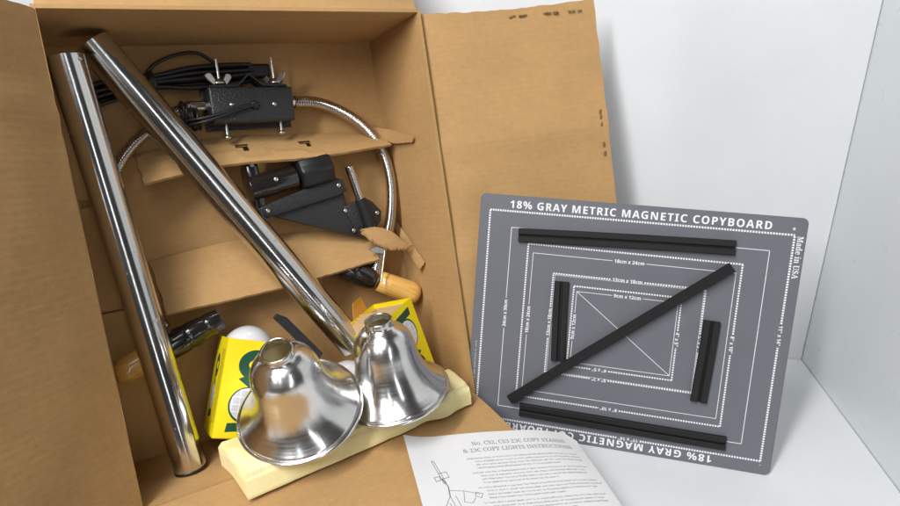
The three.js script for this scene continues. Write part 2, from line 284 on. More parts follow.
{
  const o = boxThing('copy_light', 'black clamp block with two chrome goosenecks and lamp holders at the back of the box', 'lamp', [0.212, 0.39, 0.02]);
  const face = [[0.1605, 0.3915], [0.2625, 0.3885], [0.2650, 0.4300], [0.1620, 0.4345]];
  const blk = part('clamp_block', metreUV(toCreasedNormals(extrudeG(face, 0.012, 0.045, 0.0022), 0.8)), M.hammer, o);
  part('back_plate', metreUV(extrudeG([[0.158, 0.386], [0.267, 0.383], [0.2685, 0.434], [0.1595, 0.438]], 0.008, 0.0115, 0.0008)), M.hammer, o);
  // bent strap above the block, with a raised v in its middle
  const st = [[0.166, 0.4355], [0.200, 0.4350], [0.2155, 0.4485], [0.231, 0.4340], [0.262, 0.4325]];
  const up = st.map(([x, y]) => [x, y + 0.0028]).reverse();
  part('strap', extrudeG([...st, ...up], 0.013, 0.036, 0.0004), M.hammer, o);
  for (const [x, y0, t] of [[0.1795, 0.4385, 0.35], [0.2485, 0.4360, -0.9]]) {
    part('stud', rodG(V(x - 0.001, 0.3775, 0.027), V(x + 0.0015, 0.4715, 0.027), 0.0019, 16), M.zinc, o);
    wingNut(o, x + 0.0005, y0, 0.027, t);
    part('bolt_head', latheAB([[0, 0], [0.0038, 0.0004], [0.0046, 0.002], [0.0044, 0.0038], [0.0019, 0.005], [0, 0.005]], V(x - 0.001, 0.3725, 0.027), V(x - 0.001, 0.40, 0.027), 18), M.zinc, o);
  }
  for (const [x, y] of [[0.186, 0.412], [0.2385, 0.4095]]) part('screw', latheAB([[0, 0], [0.0028, 0], [0.0024, 0.0012], [0, 0.0018]], V(x, y, 0.0448), V(x, y, 0.06), 16), M.zinc, o);
  part('bushing', latheAB([[0, 0], [0.0056, 0], [0.0052, 0.003], [0.0036, 0.0045], [0, 0.0045]], V(0.2135, 0.4095, 0.0448), V(0.211, 0.408, 0.06), 20), M.black, o);
  // goosenecks
  part('ferrule', rodG(V(0.166, 0.4155, 0.024), V(0.1405, 0.4165, 0.0235), 0.0062, 24), M.chrome, o);
  part('ferrule', rodG(V(0.258, 0.413, 0.024), V(0.273, 0.4135, 0.024), 0.0064, 24), M.chrome, o);
  part('gooseneck', neckG([[0.142, 0.4165, 0.0235], [0.122, 0.4095, 0.0215], [0.098, 0.396, 0.019], [0.071, 0.3765, 0.018], [0.048, 0.348, 0.018], [0.034, 0.30, 0.018], [0.036, 0.24, 0.02], [0.052, 0.185, 0.024], [0.066, 0.158, 0.03]], 0.0074), M.chrome, o, 'left gooseneck passing behind both tubes');
  part('gooseneck', neckG([[0.272, 0.4135, 0.024], [0.299, 0.4115, 0.023], [0.332, 0.3995, 0.021], [0.364, 0.377, 0.020], [0.3875, 0.344, 0.020], [0.3955, 0.30, 0.021], [0.389, 0.252, 0.022], [0.3735, 0.216, 0.026], [0.353, 0.187, 0.032], [0.341, 0.166, 0.036]], 0.0082), M.chrome, o, 'right gooseneck curling down the right wall');
  // lamp holders: amber handle and black socket in one line
  const head = (a, b, split, hr, tag) => {
    const A = V(...a), B = V(...b), L = A.distanceTo(B), d = B.clone().sub(A).normalize(), S = A.clone().addScaledVector(d, split);
    const h = part('handle', latheAB([[0, 0], [hr * 0.45, 0.0008], [hr * 0.8, 0.0045], [hr * 0.97, 0.011], [hr, 0.018], [hr * 0.93, split * 0.75], [hr * 0.86, split], [0, split]], A, B, 36), M.amber, o, 'amber coloured handle of the ' + tag + ' lamp holder');
    const r = hr * 1.05, q = L - split;
    part('socket', latheAB([[0, 0], [r * 0.72, 0], [r * 0.9, 0.004], [r, 0.012], [r, q * 0.42], [r * 0.93, q * 0.45], [r * 0.93, q * 0.5], [r * 0.98, q * 0.53], [r * 0.9, q * 0.72], [r * 0.84, q * 0.74], [r * 0.84, q * 0.79], [r * 0.88, q * 0.82], [r * 0.8, q], [r * 0.68, q], [r * 0.66, q * 0.9], [0, q * 0.9]], S.clone().addScaledVector(d, 0.003), B, 40), M.bakelite, o, 'black socket of the ' + tag + ' lamp holder');
    return h;
  };
  head([0.0015, 0.1185, 0.041], [0.123, 0.1550, 0.041], 0.047, 0.0158, 'left');
  head([0.4035, 0.1225, 0.040], [0.286, 0.193, 0.020], 0.066, 0.0168, 'right');
  part('clip', rodG(V(0.3575, 0.2005, 0.048), V(0.3385, 0.158, 0.058), 0.0012, 10), M.zinc, o);
  part('clip', extrudeG([[0.333, 0.204], [0.345, 0.207], [0.357, 0.201], [0.352, 0.195], [0.34, 0.199]], 0.046, 0.049, 0.0006), M.zinc, o);
  // wires into the block
  part('wire', curveG([V(0.134, 0.3925, 0.036), V(0.15, 0.394, 0.046), V(0.17, 0.3985, 0.0495), V(0.195, 0.4055, 0.050), V(0.2125, 0.4092, 0.049)], 0.0017, 50, 8), M.cord, o);
  part('wire', curveG([V(0.132, 0.398, 0.034), V(0.15, 0.3985, 0.045), V(0.172, 0.402, 0.0492), V(0.197, 0.4085, 0.050), V(0.2125, 0.4098, 0.0485)], 0.0017, 50, 8), M.cord, o);
  const coil = [];
  for (let i = 0; i <= 120; i++) { const t = i / 120, a = t * Math.PI * 2 * 6.5; coil.push(V(0.128 + 0.020 * t + 0.0035 * Math.cos(a * 0.37), 0.4095 - 0.012 * t + 0.0115 * Math.sin(a) + 0.002 * Math.sin(a * 0.6), 0.0245 + 0.0115 * Math.cos(a))); }
  part('coiled_wire', curveG(coil, 0.0017, 420, 7), M.cord, o);
  // power cord: folded bundle, tie, plug
  const bundle = [];
  for (let k = 0; k < 16; k++) {
    const oy = (k % 4 - 1.5) * 0.0050 + 0.0022 * (rnd() - 0.5), oz = Math.floor(k / 4) * 0.0045;
    bundle.push(curveG([V(0.026 + 0.004 * rnd(), 0.432 + oy * 1.5, 0.006 + oz), V(0.06, 0.441 + oy * 1.4, 0.006 + oz), V(0.104, 0.4485 + oy * 0.8, 0.006 + oz), V(0.150, 0.4525 + oy * (1.2 + 0.5 * rnd()), 0.007 + oz), V(0.195, 0.4535 + oy * 1.5, 0.007 + oz), V(0.222 + 0.006 * rnd(), 0.455 + oy * 1.2, 0.008 + oz)], 0.0026, 60, 8));
  }
  part('power_cord', bundle, M.cord, o);
  part('cord_loop', curveG([V(0.098, 0.456, 0.014), V(0.112, 0.469, 0.016), V(0.138, 0.4795, 0.016), V(0.163, 0.4815, 0.014), V(0.178, 0.473, 0.012), V(0.186, 0.460, 0.010)], 0.0022, 60, 8), M.cord, o);
  part('cord_tie', latheAB([[0.0115, 0], [0.0132, 0.001], [0.0132, 0.007], [0.0115, 0.008]], V(0.101, 0.4485, 0.0125), V(0.13, 0.452, 0.0115), 20), M.cord, o);
  part('plug', rboxG(0.221, 0.249, 0.4475, 0.4655, 0.004, 0.022, 0.004), M.black, o);
}

// ---------------------------------------------------------------- black tube bracket
{
  const o = boxThing('tube_bracket', 'black tube bracket with round knob and short chrome rod between the divider strips', 'bracket', [0.26, 0.23, 0.02]);
  part('tube_clamp', latheAB([[0, 0], [0.0148, 0], [0.0165, 0.0012], [0.0165, 0.033], [0.0155, 0.034], [0.0155, 0.062], [0.0125, 0.0635], [0, 0.0635]], V(0.1915, 0.3075, 0.029), V(0.256, 0.3165, 0.031), 36), M.bakelite, o);
  part('clamp_lug', toCreasedNormals(extrudeG([[0.191, 0.343], [0.206, 0.3445], [0.2085, 0.318], [0.2085, 0.300], [0.209, 0.277], [0.194, 0.279]], 0.014, 0.036, 0.003), 0.8), M.bakelite, o);
  const knob = []; for (let k = 0; k < 64; k++) { const a = k / 64 * Math.PI * 2, r = 0.0225 + 0.0012 * Math.cos(a * 8); knob.push([r * Math.cos(a), r * Math.sin(a)]); }
  const kg = extrudeG(knob, 0, 0.046, 0.004); kg.rotateX(-Math.PI / 2); frameTo(kg, V(0.257, 0.318, 0.029), V(0.31, 0.3235, 0.029));
  part('knob', toCreasedNormals(kg, 0.6), M.black, o);
  part('arm', metreUV(toCreasedNormals(extrudeG([[0.195, 0.2815], [0.2115, 0.2865], [0.302, 0.3085], [0.3165, 0.3045], [0.319, 0.288], [0.305, 0.283], [0.207, 0.2685], [0.197, 0.271]], 0.031, 0.039, 0.0014), 0.8)), M.hammer, o);
  part('triangle_plate', metreUV(toCreasedNormals(extrudeG([[0.208, 0.2725], [0.305, 0.290], [0.3165, 0.286], [0.319, 0.2625], [0.3305, 0.2215]], 0.022, 0.033, 0.0014), 0.8)), M.hammer, o);
  part('plate', metreUV(toCreasedNormals(extrudeG([[0.3105, 0.267], [0.330, 0.2715], [0.346, 0.2755], [0.3565, 0.268], [0.3675, 0.2535], [0.3655, 0.2405], [0.3475, 0.2235], [0.3295, 0.2215]], 0.026, 0.0345, 0.0014), 0.8)), M.hammer, o);
  part('rod_barrel', rodG(V(0.3365, 0.2745, 0.038), V(0.3475, 0.2215, 0.038), 0.0076, 24), M.black, o);
  part('rod', rodG(V(0.3278, 0.3205, 0.038), V(0.3372, 0.272, 0.038), 0.0060, 24, 0.001), M.chrome, o);
  for (const [x, y, z] of [[0.199, 0.3375, 0.0358], [0.2235, 0.3155, 0.0455], [0.208, 0.2775, 0.0388], [0.3085, 0.297, 0.0388], [0.314, 0.2615, 0.0343], [0.3215, 0.233, 0.0343], [0.3605, 0.2515, 0.0343]])
    part('screw', latheAB([[0, 0], [0.0031, 0], [0.0028, 0.0012], [0.0013, 0.002], [0.0012, 0.0012], [0, 0.0012]], V(x, y, z), V(x, y, z + 1), 18), M.zinc, o);
}

// ---------------------------------------------------------------- bulb cartons, bulbs
const YEL = '#f3dd12', GRN = '#0f4a36';
function logo(c, w, h, flip) {
  c.save(); if (flip) { c.translate(w, h); c.rotate(Math.PI); }
  c.fillStyle = GRN; c.strokeStyle = GRN;
  c.beginPath(); c.moveTo(w * 0.22, h * 0.845); c.lineTo(w * 0.80, h * 0.82); c.lineTo(w * 0.84, h * 0.905); c.lineTo(w * 0.20, h * 0.935); c.fill();
  c.beginPath(); c.moveTo(w * 0.3, h * 0.40); c.lineTo(w * 0.42, h * 0.37); c.lineTo(w * 0.86, h * 0.52); c.lineTo(w * 0.62, h * 0.52); c.fill();
  c.lineWidth = w * 0.19; c.beginPath(); c.ellipse(w * 0.6, h * 0.25, w * 0.24, h * 0.105, 0, 0, 7); c.stroke();
  c.beginPath(); c.arc(w * 0.53, h * 0.66, w * 0.345, 0, 7); c.fill();
  c.fillStyle = '#cfd0dc'; c.beginPath(); c.arc(w * 0.53, h * 0.655, w * 0.315, 0, 7); c.fill();
  c.save(); c.clip(); c.strokeStyle = '#f2f2f6'; c.lineWidth = w * 0.016; for (let k = -3; k < 4; k++) { c.beginPath(); c.moveTo(w * (0.53 + k * 0.14), h * 0.4); c.lineTo(w * (0.53 + k * 0.14), h); c.moveTo(0, h * 0.655 + k * 0.14 * w); c.lineTo(w, h * 0.655 + k * 0.14 * w); c.stroke(); }
  c.restore(); c.restore();
}
const wear = (c, w, h, n, col) => { for (let k = 0; k < n; k++) { c.fillStyle = col; c.globalAlpha = 0.12 + 0.2 * rnd(); c.fillRect(rnd() * w, rnd() * h, 1 + rnd() * 5, 1 + rnd() * 3); } c.globalAlpha = 1; };
const frontPrint = (flip) => canvasTex(384, 720, (c, w, h) => { c.fillStyle = YEL; c.fillRect(0, 0, w, h); logo(c, w, h, flip); wear(c, w, h, 120, '#fff7a0'); wear(c, w, h, 60, '#8d7a10'); });
const sidePrint = canvasTex(384, 720, (c, w, h) => {
  c.fillStyle = YEL; c.fillRect(0, 0, w, h);
  c.save(); c.translate(w * 0.12, h * 0.1); c.scale(0.42, 0.8); logo(c, w, h, false); c.restore();
  c.fillStyle = '#22352c'; for (let k = 0; k < 3; k++) { const x = w * (0.64 + k * 0.1); let y = h * 0.12; while (y < h * 0.86) { const l = 6 + rnd() * 22; c.fillRect(x, y, w * 0.035, l); y += l + 6; } }
});
function carton(label, base, quat, tall, front, side) {
  const o = boxThing('bulb_carton', label, 'carton', base, 'yellow bulb cartons');
  bases.set(o, V(0, 0, 0)); o.quaternion.copy(BOXQ).multiply(quat);
  const s = 0.031, h = 0.115, t = 0.0009;
  const mk = (m) => std({ map: m, roughness: 0.5 });
  const paper = std({ color: lin(0.62, 0.47, 0.06), roughness: 0.6 });
  const wall = (map, ry, name, cut = 0) => {
    const g = new THREE.BoxGeometry(2 * s - 0.0004, h - cut, t); g.translate(0, (h - cut) / 2, s - t / 2); g.rotateY(ry);
    return part('side_panel', g, map, o, name);
  };
  wall(mk(front), 0, 'printed front panel', tall ? 0.017 : 0); wall(mk(side), -Math.PI / 2, 'printed left panel'); wall(mk(front), Math.PI / 2); wall(mk(side), Math.PI);
  part('base_panel', boxG(-s, s, 0, t, -s, s), paper, o);
  // corrugated liner sleeve: nested folded walls
  const lin2 = [];
  for (let k = 0; k < 4; k++) {
    const w = s - 0.002 - k * 0.0034, n = 26;
    for (const [ax, sg] of [[0, 1], [0, -1], [1, 1], [1, -1]]) {
      if (k > 1 && sg < 0) continue;
      const g = new THREE.BoxGeometry(2 * w, h - 0.008 - k * 0.002, 0.0012, n, 1, 1), p = g.attributes.position;
      for (let i = 0; i < p.count; i++) p.setZ(i, p.getZ(i) + 0.0006 * Math.sin(p.getX(i) / 0.0035 * 6.283));
      g.computeVertexNormals(); g.translate(0, (h - 0.008) / 2 + 0.002, sg * w); if (ax) g.rotateY(Math.PI / 2); lin2.push(g);
    }
  }
  if (tall) for (let k = 0; k < 5; k++) {
    const hh = h - 0.004 + 0.0015 * k - (k === 4 ? 0.004 : 0), g = new THREE.BoxGeometry(2 * s - 0.003, hh, 0.0013, 30, 1, 1), p = g.attributes.position;
    for (let i = 0; i < p.count; i++) p.setZ(i, p.getZ(i) + 0.0006 * Math.sin(p.getX(i) / 0.0035 * 6.283) + (p.getY(i) > 0 ? 0.0016 * noise.noise(p.getX(i) * 40, k, 3) : 0));
    g.computeVertexNormals(); g.translate(0, hh / 2 + 0.001, s - 0.003 - k * 0.0065); lin2.push(g);
  }
  part('liner', lin2, M.liner, o);
  return o;
}
const eul = (x, y, z, ord = 'YXZ') => new THREE.Quaternion().setFromEuler(new THREE.Euler(x, y, z, ord));
const cL = carton('yellow bulb carton left of the bells, a white bulb standing in its top', [0.1120, 0.0180, 0.0660], new THREE.Quaternion().setFromEuler(new THREE.Euler(-0.092, 0, -0.363)).multiply(eul(0, -0.016, 0)), false, frontPrint(false), sidePrint);
const cR = carton('yellow bulb carton with open top and cardboard liner, behind the right bell', [0.3400, 0.0140, 0.0930], new THREE.Quaternion().setFromEuler(new THREE.Euler(-0.013, 0, 0.211)).multiply(eul(0, -1.03, 0)), true, frontPrint(true), sidePrint);
{
  const g = slabG(0.03, 0.02, 0.0006, 6, 4, (u, v) => 0.003 * v * v, (u, v) => [v * (0.5 - u) * 0.012, 0]); g.scale(1.15, 1.1, 1); g.rotateY(Math.PI / 2); g.translate(-0.0305, 0.114, 0.020);
  part('lid_flap', g, std({ color: lin(0.78, 0.36, 0.05), roughness: 0.55 }), cR, 'orange tuck flap at the open top');
}
function bulb(label, base, dir) {
  const o = boxThing('light_bulb', label, 'bulb', base, 'white photo bulbs');
  const A = V(...base), B = A.clone().add(V(...dir)), R = 0.0305;
  const prof = [[0.0125, -0.062]]; for (let k = 0; k <= 10; k++) { const t = k / 10; prof.push([0.0125 + (R * 0.88 - 0.0125) * Math.pow(Math.sin(t * Math.PI / 2), 1.6), -0.062 + 0.048 * t]); }
  for (let k = 0; k <= 16; k++) { const a = -0.48 + k / 16 * (Math.PI / 2 + 0.48); prof.push([Math.max(0, R * Math.cos(a)), R * Math.sin(a)]); }
  part('glass', latheAB(prof, A, B, 48), M.bulb, o);
  const th = []; for (let k = 0; k <= 40; k++) th.push([0.0122 + 0.0007 * Math.sin(k / 40 * Math.PI * 12), -0.086 + 0.024 * k / 40]);
  part('screw_base', latheAB([[0, -0.090], [0.005, -0.0895], [0.0115, -0.086], ...th], A, B, 32), M.zinc, o);
  return o;
}
bulb('white bulb poking out of the top of the left yellow carton', [0.1478, 0.1125, 0.0572], [0.355, 0.931, -0.086]);
bulb('white bulb lying on the box floor between the two bells', [0.2640, 0.0375, 0.070], [0.75, 0.25, 0.62]);
{
  const o = boxThing('metal_bar', 'short dark flat bar standing behind the left bell', 'bar', [0.223, 0.07, 0.04]);
  part('bar', metreUV(extrudeG([[0.190, 0.141], [0.1955, 0.1455], [0.2075, 0.1375], [0.2465, 0.079], [0.2385, 0.069], [0.199, 0.128]], 0.036, 0.0405, 0.0008)), M.hammer, o);
}

// ---------------------------------------------------------------- foam pad
{
  const o = boxThing('foam_pad', 'pale yellow foam pad under the two bell reflectors', 'foam', [0.24, 0, 0.11]);
  const nx = 70, nz = 30, ny = 6, th = 0.027;
  const g = new THREE.BoxGeometry(1, 1, 1, nx, ny, nz), p = g.attributes.position;
  for (let i = 0; i < p.count; i++) {
    let u = p.getX(i) + 0.5, v = p.getY(i) + 0.5, w = p.getZ(i) + 0.5;
    const rIn = (t, r) => t < r ? 1 - Math.sqrt(Math.max(0, 1 - Math.pow(1 - t / r, 2))) : 0;
    const left = 0.086 + 0.007 * w, right = 0.3975 + 0.004 * fbm(w * 3, 1, 2, 2) - 0.012 * w;
    let x = left + (right - left) * u;
    const front = 0.192 + 0.0022 * fbm(u * 8, 3, 5, 3) - 0.018 * u + 0.004 * Math.exp(-Math.pow((u - 0.86) / 0.05, 2)) - 0.003 * Math.exp(-Math.pow((u - 0.76) / 0.05, 2));
    const back = 0.103 + 0.008 * u;
    let z = back + (front - back) * w;
    const e = Math.max(rIn(w, 0.03), rIn(1 - w, 0.05), rIn(u, 0.012), rIn(1 - u, 0.012));
    let y = 0.001 + th * v * (1 - 0.16 * e * v);
    y += v * (0.0007 * fbm(u * 9, w * 4, 3, 3));
    const d = z - 0.140; if (d > 0) y -= d * d * 1.6 + d * 0.16;             // sags over the fold of the flap
    if (w > 0.999 || w < 0.001) z -= (w - 0.5) * 0.006 * Math.pow(2 * v - 1, 2);
    p.setXYZ(i, x, y, z);
  }
  const q = metreUV(g); q.computeVertexNormals();
  part('pad', toCreasedNormals(q, 0.9), M.foam, o);
}

// ---------------------------------------------------------------- two spun aluminium bells
function bellThing(label, c, a) {
  const o = boxThing('bell_reflector', label, 'lamp reflector', c, 'aluminium bell reflectors');
  bases.set(o, V(0, 0, 0));
  o.quaternion.copy(BOXQ).multiply(new THREE.Quaternion().setFromUnitVectors(V(0, 1, 0), V(...a).normalize()));
  return o;
}
const bell1 = bellThing('bell shaped aluminium reflector tipped forward on the left end of the foam', [0.1725, 0.0520, 0.1520], [-0.268, 0.826, 0.497]);
{
  const key = [[0.0675, 0], [0.0668, 0.0035], [0.0632, 0.0068], [0.0575, 0.0122], [0.0515, 0.0195], [0.0465, 0.0285], [0.0428, 0.0380], [0.0405, 0.0475], [0.0392, 0.0560], [0.0382, 0.0640], [0.0366, 0.0720], [0.0338, 0.0795], [0.0296, 0.0855], [0.0245, 0.0903], [0.0200, 0.0932], [0.0177, 0.0952], [0.0168, 0.0975], [0.0170, 0.1003], [0.0166, 0.1030]];
  const cv = new THREE.SplineCurve(key.map(([r, y]) => new THREE.Vector2(r, y)));
  const outer = cv.getPoints(70), inner = outer.map((q) => new THREE.Vector2(Math.max(0.012, q.x - 0.0011), q.y - 0.0004)).reverse();
  const shell = new THREE.LatheGeometry([...outer, new THREE.Vector2(0.0160, 0.1036), ...inner.slice(1)], 120);
  const sp = shell.attributes.position;                                     // spun metal is never quite round
  for (let i = 0; i < sp.count; i++) { const x = sp.getX(i), y = sp.getY(i), z = sp.getZ(i), t = Math.atan2(x, z), k = 1 + 0.006 * noise.noise(Math.cos(t) * 1.7, Math.sin(t) * 1.7, y * 22); sp.setX(i, x * k); sp.setZ(i, z * k); }
  shell.computeVertexNormals();
  part('shell', mergeVertices(shell, 1e-6), M.alu, bell1);
  part('rim', new THREE.TorusGeometry(0.0692, 0.0027, 14, 120).rotateX(Math.PI / 2), M.alu, bell1);
  part('collar', new THREE.TorusGeometry(0.0162, 0.0012, 10, 60).rotateX(Math.PI / 2).translate(0, 0.1032, 0), M.alu, bell1);
  const b2 = bell1.clone(); b2.name = numbered('bell_reflector'); scene.add(b2);
  b2.userData = { ...bell1.userData, label: 'bell shaped aluminium reflector standing upright on the right half of the foam' };
  b2.scale.setScalar(0.955); b2.position.copy(toWorld(V(0.2850, 0.0415, 0.1640)));
  b2.quaternion.copy(BOXQ).multiply(new THREE.Quaternion().setFromUnitVectors(V(0, 1, 0), V(-0.155, 0.955, 0.225).normalize())).multiply(eul(0, 1.9, 0));
}

// ---------------------------------------------------------------- grey copyboard
const S = 1.007;
const bd = worldThing('copyboard', 'dark grey copyboard with white printed frames leaning beside the box', 'board', [-0.3285, -0.0035, 0.2905]);
bases.set(bd, V(0, 0, 0)); bd.rotation.set(-0.17685, -0.098, 0, 'YXZ'); bd.scale.set(1, 1, 1);
const X0 = -0.1925, X1 = 0.1885, Y0 = -0.0026, Y1 = 0.3132;
{
  const rr = (x0, x1, y0, y1, r) => { const s = new THREE.Shape(); s.moveTo(x0 + r, y0); s.lineTo(x1 - r, y0); s.absarc(x1 - r, y0 + r, r, -Math.PI / 2, 0); s.lineTo(x1, y1 - r); s.absarc(x1 - r, y1 - r, r, 0, Math.PI / 2); s.lineTo(x0 + r, y1); s.absarc(x0 + r, y1 - r, r, Math.PI / 2, Math.PI); s.lineTo(x0, y0 + r); s.absarc(x0 + r, y0 + r, r, Math.PI, Math.PI * 1.5); return s; };
  const holes = (s) => { for (const [x, y] of [[-0.1800, 0.2987], [0.1745, 0.3000], [0.1765, 0.0088], [-0.1800, 0.0088]]) { const h = new THREE.Path(); h.absarc(x, y, 0.0019, 0, Math.PI * 2, true); s.holes.push(h); } return s; };
  const W = 2048, H = Math.round(2048 * (Y1 - Y0) / (X1 - X0));
  const print = canvasTex(W, H, (c) => {
    const k = W / (X1 - X0), px = (x) => (x - X0) * k, py = (y) => (Y1 - y) * k;
    c.fillStyle = '#65676f'; c.fillRect(0, 0, W, H);
    for (let i = 0; i < 26000; i++) { c.fillStyle = rnd() < 0.5 ? '#74757c' : '#63646b'; c.globalAlpha = 0.25 * rnd(); c.fillRect(rnd() * W, rnd() * H, 1 + 3 * rnd(), 1 + 3 * rnd()); }
    for (let i = 0; i < 60; i++) { c.strokeStyle = '#85868c'; c.globalAlpha = 0.16; c.lineWidth = 1; const x = rnd() * W, y = rnd() * H; c.beginPath(); c.moveTo(x, y); c.lineTo(x + (rnd() - 0.5) * 240, y + (rnd() - 0.5) * 140); c.stroke(); }
    c.globalAlpha = 1;
    const INK = '#e6e7ea'; c.strokeStyle = c.fillStyle = INK;
    const line = (x0, y0, x1, y1, w, dash) => { c.lineWidth = w * k; c.setLineDash(dash ? dash.map((d) => d * k) : []); c.beginPath(); c.moveTo(px(x0), py(y0)); c.lineTo(px(x1), py(y1)); c.stroke(); c.setLineDash([]); };
    const text = (s, x, y, h, rot, wid, font = 'bold', fam = 'sans-serif') => {
      c.save(); c.translate(px(x), py(y)); c.rotate(rot); c.font = `${font} ${h * k / 0.715}px ${fam}`; c.letterSpacing = wid && fam !== 'serif' ? `${h * k * 0.1}px` : '0px'; c.textAlign = 'center'; c.textBaseline = 'alphabetic';
      const m = c.measureText(s).width; if (wid) c.scale(wid * k / m, 1); c.fillText(s, 0, h * k / 2); c.restore();
      return (wid ? wid * k : m) / k;
    };
    const fh = 0.0042;
    // frames: [x0, x1, y0, y1, width, dash, {t, b, l, r: [label, position along the side]}]
    const D = [0.0021, 0.0010];
    const frame = (x0, x1, y0, y1, w, dash, L) => {
      const side = (vert, at, from, to, lab, rot) => {
        let gap = null;
        if (lab) { const wd = vert ? text(lab[0], at, lab[1], fh, rot) : text(lab[0], lab[1], at, fh, rot); gap = [lab[1] - wd / 2 - 0.002, lab[1] + wd / 2 + 0.002]; }
        const seg = (a, b) => vert ? line(at, a, at, b, w, dash) : line(a, at, b, at, w, dash);
        if (gap) { seg(from, gap[0]); seg(gap[1], to); } else seg(from, to);
      };
      side(false, y1, x0, x1, L.t, 0); side(false, y0, x0, x1, L.b, Math.PI); side(true, x0, y0, y1, L.l, -Math.PI / 2); side(true, x1, y0, y1, L.r, Math.PI / 2);
    };
    frame(-0.1790, 0.1758, 0.0145, 0.2930, 0.0024, D, { b: ['11" x 14"', 0.020], r: ['11" x 14"', 0.173] });
    frame(-0.1500, 0.1520, 0.0328, 0.2725, 0.0008, null, { l: ['24cm x 30cm', 0.16], t: ['24cm x 30cm', 0.0] });
    frame(-0.1270, 0.1255, 0.0505, 0.2535, 0.0021, D, { b: ['8" x 10"', -0.008], r: ['8" x 10"', 0.155] });
    frame(-0.1200, 0.1195, 0.0600, 0.2425, 0.0007, null, { t: ['18cm x 24cm', -0.002], l: ['18cm x 24cm', 0.155] });
    frame(-0.0925, 0.0890, 0.0880, 0.2190, 0.0019, D, { b: ['5" x 7"', -0.024], r: ['5" x 7"', 0.152], t: ['13cm x 18cm', -0.002], l: ['13cm x 18cm', 0.155] });
    frame(-0.0905, 0.0875, 0.0895, 0.2172, 0.0007, D, { b: ['', -0.024], t: ['', 0], l: ['', 0.155], r: ['', 0.152] });
    frame(-0.0655, 0.0632, 0.1005, 0.2055, 0.0019, D, { b: ['4" x 5"', -0.0245], r: ['4" x 5"', 0.153] });
    frame(-0.0615, 0.0598, 0.1060, 0.1990, 0.0007, null, { t: ['9cm x 12cm', 0.0], l: ['9cm x 12cm', 0.153] });
    line(-0.0612, 0.1987, 0.0595, 0.1063, 0.0007); line(-0.0612, 0.1063, 0.0595, 0.1987, 0.0007);
    text('18% GRAY METRIC MAGNETIC COPYBOARD', -0.001, 0.3018, 0.0092, 0, 0.307);
    text('18% GRAY MAGNETIC COPYBOARD', -0.0095, 0.0066, 0.0092, Math.PI, 0.263);
    for (let i = 0; i < 900; i++) { c.strokeStyle = '#6a6b73'; c.globalAlpha = 0.5; c.lineWidth = 0.6 + 1.6 * rnd(); const x = rnd() * W, y = rnd() * H, t = rnd() * 6.3, l = 3 + 22 * rnd() * rnd(); c.beginPath(); c.moveTo(x, y); c.lineTo(x + l * Math.cos(t), y + l * Math.sin(t)); c.stroke(); } c.globalAlpha = 1; c.strokeStyle = c.fillStyle = INK;
    text('Made in USA', 0.1820, 0.2672, 0.0062, Math.PI / 2, 0.05, 'bold', 'serif');
    for (let y = 0.032; y < 0.118; y += 0.0018) if (rnd() < 0.85) { c.globalAlpha = 0.75; line(-0.1862 + 0.0006 * rnd(), y, -0.1845, y + 0.0003, 0.0008); } c.globalAlpha = 1;
  });
  const sc = (g) => { g.scale(S, S, 1); return g; };
  const body = new THREE.ExtrudeGeometry(holes(rr(X0, X1, Y0, Y1, 0.007)), { depth: 0.0012, bevelEnabled: true, bevelSize: 0.0003, bevelThickness: 0.0003, bevelOffset: -0.0003, bevelSegments: 2, curveSegments: 16 });
  body.translate(0, 0, -0.0022);
  part('steel_plate', sc(body), std({ color: lin(0.13, 0.132, 0.145), roughness: 0.5, metalness: 0.0 }), bd);
  const fg = new THREE.ShapeGeometry(holes(rr(X0 + 0.0005, X1 - 0.0005, Y0 + 0.0005, Y1 - 0.0005, 0.0066)), 16), p = fg.attributes.position, uv = fg.attributes.uv;
  for (let i = 0; i < p.count; i++) uv.setXY(i, (p.getX(i) - X0) / (X1 - X0), (p.getY(i) - Y0) / (Y1 - Y0));
  fg.translate(0, 0, -0.0002);
  const pr = tex(256, 256, (u, v) => { const f = 150 + 60 * fbm(u * 9, v * 9, 2, 4) + (rnd() - 0.5) * 20; return [f, f, f]; }, { srgb: false });
  part('printed_face', sc(fg), std({ map: print, roughness: 0.85, roughnessMap: pr }), bd);
}
